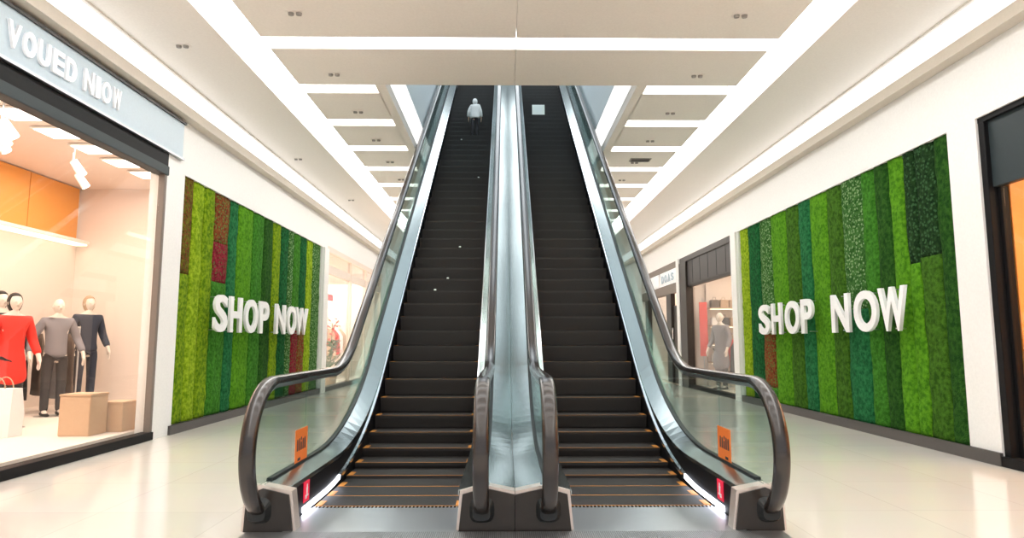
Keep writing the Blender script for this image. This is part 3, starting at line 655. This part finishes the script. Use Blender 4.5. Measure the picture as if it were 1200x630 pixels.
for i, yv in enumerate((6.75, 7.4, 8.1, 8.8, 9.5, 10.2)):
    t = empty('ceiling_panel_light', (-5.6, yv, 3.79), 'square white ceiling light panel inside left shop, %s from the front' % ordn[i], 'ceiling light', 'ceiling panels in the left shop')
    bx('frame', (-.32, .32, -.22, .22, -.02, 0), M['white'], t); bx('diffuser', (-.29, .29, -.19, .19, -.028, -.02), M['lamp'], t)
for i, (xv, yv) in enumerate(((-5.6, 7.05), (-5.9, 7.35), (-6.1, 7.6), (-5.9, 8.7), (-6.3, 9.4))):
    t = empty('track_spotlight', (xv, yv, 3.8), 'hanging track spotlight inside left shop, %s from the front' % ordn[i], 'spotlight', 'track spotlights in the left shop')
    bm = bmesh.new(); tube(bm, (0, 0, 0), (0, 0, -.25), .012); mesh_obj('stem', bm, M['steel2'], t)
    bm = bmesh.new(); tube(bm, (0, 0, -.22), (.10, .06, -.40), .05, .06, 16); mesh_obj('lamp_head', bm, M['white'], t)
    bm = bmesh.new(); tube(bm, (.10, .06, -.40), (.103, .062, -.405), .052, seg=16); mesh_obj('lamp_face', bm, M['lamp'], t)
for d, lab in (((-4.90, -4.56, 7.30, 7.62, .1, .555), 'taller pale wooden box on left shop window floor'), ((-4.66, -4.40, 7.64, 7.95, .1, .44), 'shorter pale wooden box right of the taller one in left shop window')):
    t = empty('display_box', ((d[0]+d[1])/2, (d[2]+d[3])/2, .1), lab, 'box', 'wooden display boxes'); O = t.location.copy()
    bx('carcass', (d[0], d[1], d[2], d[3], d[4], d[5]-.025), M['boxwood'], t, .006, O); bx('top_board', (d[0]-.006, d[1]+.006, d[2]-.006, d[3]+.006, d[5]-.025, d[5]), M['boxwood'], t, .004, O)
def rack(loc, L_, h, clothes, label, rz=0, group=None):
    t = empty('clothes_rack', loc, label, 'clothes rack', group); t.rotation_euler = (0, 0, rz)
    for s in (-1, 1):
        bm = bmesh.new(); tube(bm, (s*L_/2, 0, .02), (s*L_/2, 0, h), .015); tube(bm, (s*L_/2, -.22, .02), (s*L_/2, .22, .02), .015); mesh_obj('upright', bm, M['steel2'], t)
    bm = bmesh.new(); tube(bm, (-L_/2, 0, h), (L_/2, 0, h), .014); mesh_obj('rail', bm, M['steel2'], t)
    n = len(clothes)
    for i, (m, ln, nm) in enumerate(clothes):
        g = empty('hanging_garment', (0, 0, 0)); 
        xx = -L_/2+.12+(L_-.24)*i/max(1, n-1)
        bm = bmesh.new(); rings = []
        for k_ in range(9):
            f = k_/8; zz = h-.10-ln*f; hw = .06+.16*min(1, f*5)+.05*f; th = .022+.018*f
            rings.append([(xx+th*math.sin(R(a))*(1+.3*math.sin(a*.05+k_)), hw*math.cos(R(a)), zz) for a in range(0, 360, 24)])
        loft(bm, rings); bpy.data.objects.remove(g)
        bm.transform(Matrix.Rotation(rz, 4, 'Z')); bm.transform(Matrix.Translation(loc))
        c = Vector((xx, 0, h)); c.rotate(Matrix.Rotation(rz, 3, 'Z')); c += Vector(loc)
        bmesh.ops.translate(bm, vec=-c, verts=bm.verts)
        e = empty('hanging_garment', c, nm, 'garment', 'garments on racks'); mesh_obj('cloth', bm, m, e, True)
        bm = bmesh.new(); tube(bm, (0, 0, .016), (0, 0, -.1), .004, seg=6); bm.transform(Matrix.Identity(4)); mesh_obj('hanger_hook', bm, M['steel2'], e)
    return t
rack((-6.9, 9.75, .1), 1.0, 1.25, [(M['brown'], .95, 'long brown garment first along the low rack in left shop'), (M['darkcloth'], .95, 'long black garment second along the low rack in left shop'), (M['brown'], .9, 'brown garment in the middle of the low rack in left shop'), (M['greycloth'], .95, 'grey garment fourth along the low rack in left shop'), (M['brown'], .98, 'long brown garment last along the low rack in left shop')], 'low clothes rack with long dark garments in left shop', R(50))
rack((-7.15, 7.3, .1), 1.6, 1.55, [(M['brown'], .9, 'brown garment on the back rack of left shop, first'), (M['whitecloth'], .8, 'white garment on the back rack of left shop'), (M['tan'], .9, 'tan garment on the back rack of left shop'), (M['darkcloth'], .85, 'black garment on the back rack of left shop'), (M['greycloth'], .9, 'grey garment on the back rack of left shop, last')], 'clothes rack against the back wall of left shop', R(90))
# white draped bag beside the red coat
t = empty('shopping_bag', (-5.55, 7.30, .1), 'tall white bag standing in front of the red-coated mannequin', 'bag')
bm = bmesh.new(); loft(bm, [[(sx*w, sy*d_, z) for sx, sy in ((-1, -1), (1, -1), (1, 1), (-1, 1))] for z, w, d_ in ((0, .19, .10), (.25, .20, .105), (.52, .185, .07))]); mesh_obj('bag_body', bm, M['whitecloth'], t)
for s in (-1, 1):
    bm = bmesh.new(); pts = [(.09*math.cos(R(a)), s*.06, .52+.12*math.sin(R(a))) for a in range(0, 181, 20)]
    for p, q in zip(pts, pts[1:]): tube(bm, p, q, .006, seg=6)
    mesh_obj('handle', bm, M['tan'], t)

# ---------------------------------------------------------------- left shop (far)
shell('wall_shop_far_left', -1, XL-.2, -7.0, 14.95, 21.4, 3.36, M['cream'], .02)
t = empty('storefront', (XL, 18, 0), 'pale glazed shop front with slim posts beyond the left moss wall', 'shop window'); O = t.location.copy()
bx('frame_head', (XL-.12, XL, 14.9, 21.5, 3.22, 3.34), M['pinkish'], t, 0, O); bx('transom', (XL-.08, XL-.02, 14.9, 21.5, 2.72, 2.92), M['pinkish'], t, 0, O)
bx('frame_sill', (XL-.12, XL+.02, 14.9, 21.5, 0, .10), M['darkgrey'], t, 0, O)
for yv in (14.94, 17.3, 19.1, 21.4): bx('frame_post', (XL-.10, XL, yv-.03, yv+.03, .10, 3.22), M['pinkish'], t, 0, O)
for a, b in ((14.98, 17.26), (17.34, 19.06), (19.14, 21.36)): bx('glass_pane', (XL-.055, XL-.045, a, b, .10, 3.22), M['sglass'], t, 0, O)
t = empty('sale_banner', (-5.0, 18.3, 2.38), 'small red banner hanging inside the far left shop', 'banner'); 
bm = bmesh.new(); box(bm, -.01, .01, -.5, .5, -.09, .09, 0, .003); mesh_obj('banner_face', bm, M['red'], t)
bm = bmesh.new()
for s in (-.4, .4): tube(bm, (0, s, .09), (0, s, .97), .004, seg=6)
mesh_obj('cord', bm, M['steel2'], t)
t = empty('potted_plant', (-4.58, 17.2, .02), 'green plant with red flowers behind the glass of the far left shop', 'plant')
bm = bmesh.new(); tube(bm, (0, 0, 0), (0, 0, .34), .15, .20, 20); mesh_obj('pot', bm, M['boxwood'], t)
def leaves(nm, m, n, z0, z1, rad, s, seed):
    rr = random.Random(seed); bm = bmesh.new()
    for i in range(n):
        a = rr.uniform(0, 2*PI); rd = rad*math.sqrt(rr.random()); z = rr.uniform(z0, z1)
        mt = Matrix.Translation((rd*math.cos(a), rd*math.sin(a), z)) @ Matrix.Rotation(a, 4, 'Z') @ Matrix.Rotation(rr.uniform(-1, .6), 4, 'Y') @ Matrix.Diagonal((s, s*.45, s*.1, 1))
        bmesh.ops.create_icosphere(bm, subdivisions=1, radius=1, matrix=mt)
    return mesh_obj(nm, bm, m, t, True)
leaves('foliage', M['leaf'], 110, .30, 1.15, .24, .09, 1); leaves('flowers', M['flower'], 60, .85, 1.75, .24, .07, 2)
bm = bmesh.new(); tube(bm, (0, 0, .3), (.02, .01, 1.6), .02, .012); mesh_obj('stem', bm, M['leaf'], t)
rack((-5.3, 20.2, .02), 1.5, 1.6, [(M['tan'], .9, 'tan garment on the rack in far left shop'), (M['redcoat'], .8, 'red garment on the rack in far left shop'), (M['whitecloth'], .9, 'white garment on the rack in far left shop'), (M['tan'], .85, 'short tan garment at the end of the far left rack')], 'clothes rack inside the far left shop', R(90))

# ---------------------------------------------------------------- right shops
shell('wall_shop_right', 1, XR+.2, 7.4, .5, 6.02, 3.3, M['pinkish'], .06)
t = empty('storefront', (XR, 3, 0), 'dark framed shop front with orange interior at the right edge', 'shop window'); O = t.location.copy()
bx('fascia_panel', (XR+.06, XR+.14, .5, 5.99, 2.58, 3.24), M['slate'], t, .004, O)
bx('frame_head', (XR+.02, XR+.16, .5, 6.03, 3.22, 3.27), M['black'], t, 0, O)
bx('frame_post', (XR+.02, XR+.16, 5.95, 6.03, .06, 3.22), M['black'], t, .004, O); bx('frame_post', (XR+.10, XR+.17, 5.91, 5.95, .06, 2.58), M['black'], t, .004, O)
bx('frame_sill', (XR-.02, XR+.16, .5, 6.03, 0, .09), M['black'], t, 0, O)
bx('glass_pane', (XR+.115, XR+.125, .5, 5.90, .09, 2.58), M['sglass'], t, 0, O)
t = empty('wood_panel', (7.35, 3, .06), 'tall orange wooden back wall inside the right edge shop', 'wall panel'); O = t.location.copy()
for i in range(6): bx('board', (7.34, 7.39, .55+i*.9, 1.44+i*.9, .06, 3.28), M['wood'], t, .004, O)
t = empty('wood_panel', (6, 5.97, .06), 'orange wooden side wall inside the right edge shop', 'wall panel'); O = t.location.copy()
for i in range(3): bx('board', (4.75+i*.87, 5.61+i*.87, 5.94, 6.0, .06, 3.28), M['wood'], t, .004, O)
for zz, lab in ((2.35, 'upper glowing light bar on the orange side wall at right'), (1.95, 'lower glowing light bar on the orange side wall at right')):
    t = empty('wall_light', (5.5, 5.93, zz), lab, 'wall light', 'light bars on the orange wall'); bx('light_bar', (-.45, .45, -.025, -.012, -.03, .03), M['shelfglow'], t); bx('bracket', (-.47, .47, -.012, 0, -.035, .035), M['steel2'], t)

shell('wall_shop_mid_right', 1, XR+.2, 7.4, 12.85, 16.65, 3.2, M['cream'], .02)
t = empty('storefront', (XR, 14.6, 0), 'dark framed shop front with grey fascia just beyond the right moss wall', 'shop window'); O = t.location.copy()
bx('fascia_panel', (XR+.03, XR+.12, 12.8, 16.15, 2.55, 3.16), M['darkgrey'], t, .004, O)
bx('frame_head', (XR, XR+.14, 12.8, 16.75, 3.14, 3.27), M['dark'], t, 0, O); bx('frame_post', (XR-.02, XR+.16, 16.15, 16.75, 0, 3.14), M['dark'], t, .006, O)
bx('door_head', (XR+.04, XR+.14, 12.8, 16.15, 2.49, 2.56), M['dark'], t, .004, O)
bx('frame_sill', (XR, XR+.14, 12.8, 16.15, 0, .08), M['black'], t, 0, O)
bx('glass_pane', (XR+.085, XR+.095, 12.82, 16.13, .08, 2.5), M['sglass'], t, 0, O)
for i in range(5): bx('fascia_joint', (XR+.026, XR+.031, 13.3+i*.6, 13.31+i*.6, 2.57, 3.14), M['black'], t, 0, O)
t = empty('red_banner', (4.98, 16.3, .02), 'tall red banner stand inside the shop right of the escalator', 'banner')
bm = bmesh.new(); box(bm, -.10, .10, -.012, .012, .75, 2.1, 0, .004); mesh_obj('banner_face', bm, M['redcoat'], t)
bm = bmesh.new(); tube(bm, (0, .03, .03), (0, .03, 2.2), .014); mesh_obj('pole', bm, M['steel2'], t)
bm = bmesh.new(); box(bm, -.12, .12, -.12, .14, 0, .03, 0, .01); mesh_obj('base_plate', bm, M['steel2'], t)
figure('mannequin', (5.08, 15.35, .02), 1.78, R(-60), 'dark dressed mannequin in the shop beyond the right moss wall', 'mannequin', M['manskin'], 'coat', M['greycloth'], M['darkcloth'], coat_len=.4, base=True)
t = empty('display_shelf', (6.1, 16.55, .02), 'wall shelf unit with glowing shelves in the shop beyond the right moss wall', 'shelf'); O = t.location.copy()
bx('back_board', (5.15, 7.3, 16.57, 16.63, .02, 2.6), M['cream'], t, 0, O)
for zz in (.6, 1.05, 1.5, 1.95): bx('shelf_board', (5.15, 7.3, 16.2, 16.57, zz, zz+.03), M['boxwood'], t, 0, O); bx('shelf_glow', (5.15, 7.3, 16.25, 16.28, zz-.02, zz), M['shelfglow'], t, 0, O)
cols = [M['flower'], M['darkcloth'], M['tan'], M['whitecloth'], M['brown']]; cn = ['red', 'black', 'tan', 'white', 'brown']
proto = {}
for zi, zz in enumerate((.63, 1.08, 1.53, 1.98)):
    for i in range(9):
        q = random.randrange(5)
        if q not in proto:
            bm = bmesh.new(); box(bm, -.10, .10, -.09, .09, 0, .2, 0, .015); tube(bm, (-.05, 0, .2), (-.03, 0, .27), .006, seg=6); tube(bm, (.05, 0, .2), (.03, 0, .27), .006, seg=6); tube(bm, (-.03, 0, .27), (.03, 0, .27), .006, seg=6)
            proto[q] = mesh_obj('handbag', bm, cols[q]); o = proto[q]
        else: o = link(proto[q].copy())
        o.location = (5.3+i*.235, 16.4, zz+.001); tag(o, '%s handbag, %s along the %s shelf of the shop beyond the right moss wall' % (cn[q], ordn[i], ['lowest', 'second lowest', 'third lowest', 'top'][zi]), 'handbag', 'handbags on the shelves')
rack((5.5, 15.55, .02), .9, 1.3, [(M['darkcloth'], .9, 'black garment first on the rack beyond the right moss wall'), (M['redcoat'], .7, 'red garment on the rack beyond the right moss wall'), (M['tan'], .8, 'tan garment on the rack beyond the right moss wall'), (M['darkcloth'], .95, 'long black garment last on the rack beyond the right moss wall')], 'clothes rack behind the glass beyond the right moss wall', R(90))

shell('wall_shop_far_right', 1, XR+.2, 7.0, 17.05, 21.4, 3.2, M['pinkish'], .02)
t = empty('storefront', (XR, 19, 0), 'farthest shop front on the right with dark door posts', 'shop window'); O = t.location.copy()
bx('frame_head', (XR, XR+.12, 17.0, 21.5, 3.10, 3.27), M['taupe'], t, 0, O); bx('transom', (XR, XR+.12, 17.0, 21.5, 2.44, 2.70), M['taupe'], t, 0, O)
bx('door_post', (XR, XR+.12, 17.75, 18.25, .02, 2.44), M['dark'], t, 0, O); bx('door_post', (XR, XR+.12, 20.6, 21.0, .02, 2.44), M['dark'], t, 0, O)
bx('door_leaf', (XR+.05, XR+.09, 17.0, 17.7, .02, 2.1), M['dark'], t, 0, O)
bm = bmesh.new(); tube(bm, (XR-.03-O.x, 17.5-O.y, .7), (XR-.03-O.x, 17.5-O.y, 1.5), .015); tube(bm, (XR-.03-O.x, 17.5-O.y, .75), (XR+.06-O.x, 17.5-O.y, .75), .01); tube(bm, (XR-.03-O.x, 17.5-O.y, 1.45), (XR+.06-O.x, 17.5-O.y, 1.45), .01); mesh_obj('door_handle', bm, M['chrome'], t)
bx('glass_pane', (XR+.06, XR+.07, 18.25, 20.6, .05, 2.44), M['sglass'], t, 0, O)
t = empty('shop_sign', (XR, 18.6, 2.72), 'white lettered sign above the farthest shop front on the right', 'sign'); O = t.location.copy()
for a, b in ((17.05, 18.95), (19.15, 21.0)): bx('sign_panel', (XR+.01, XR+.1, a, b, 2.71, 3.10), M['cutsign'], t, 0, O)
yy = 18.75
for ch in 'DOAS':
    bm = text_bm(ch, .26, .22, .02, .03)
    for v in bm.verts: v.co = Vector((XR+.01-v.co.z-O.x, yy-v.co.x-O.y, 2.79+v.co.y-O.z))
    mesh_obj('letter', bm, M['bluesign'], t); yy -= .36
t = empty('pink_sign', (5.0, 17.45, 2.26), 'small round pink sign inside the farthest shop on the right', 'sign')
bm = bmesh.new(); tube(bm, (-.015, 0, 0), (.015, 0, 0), .16, seg=24); mesh_obj('disc', bm, M['pink'], t)
bm = bmesh.new(); tube(bm, (0, 0, .16), (0, 0, .92), .006, seg=6); mesh_obj('cord', bm, M['steel2'], t)
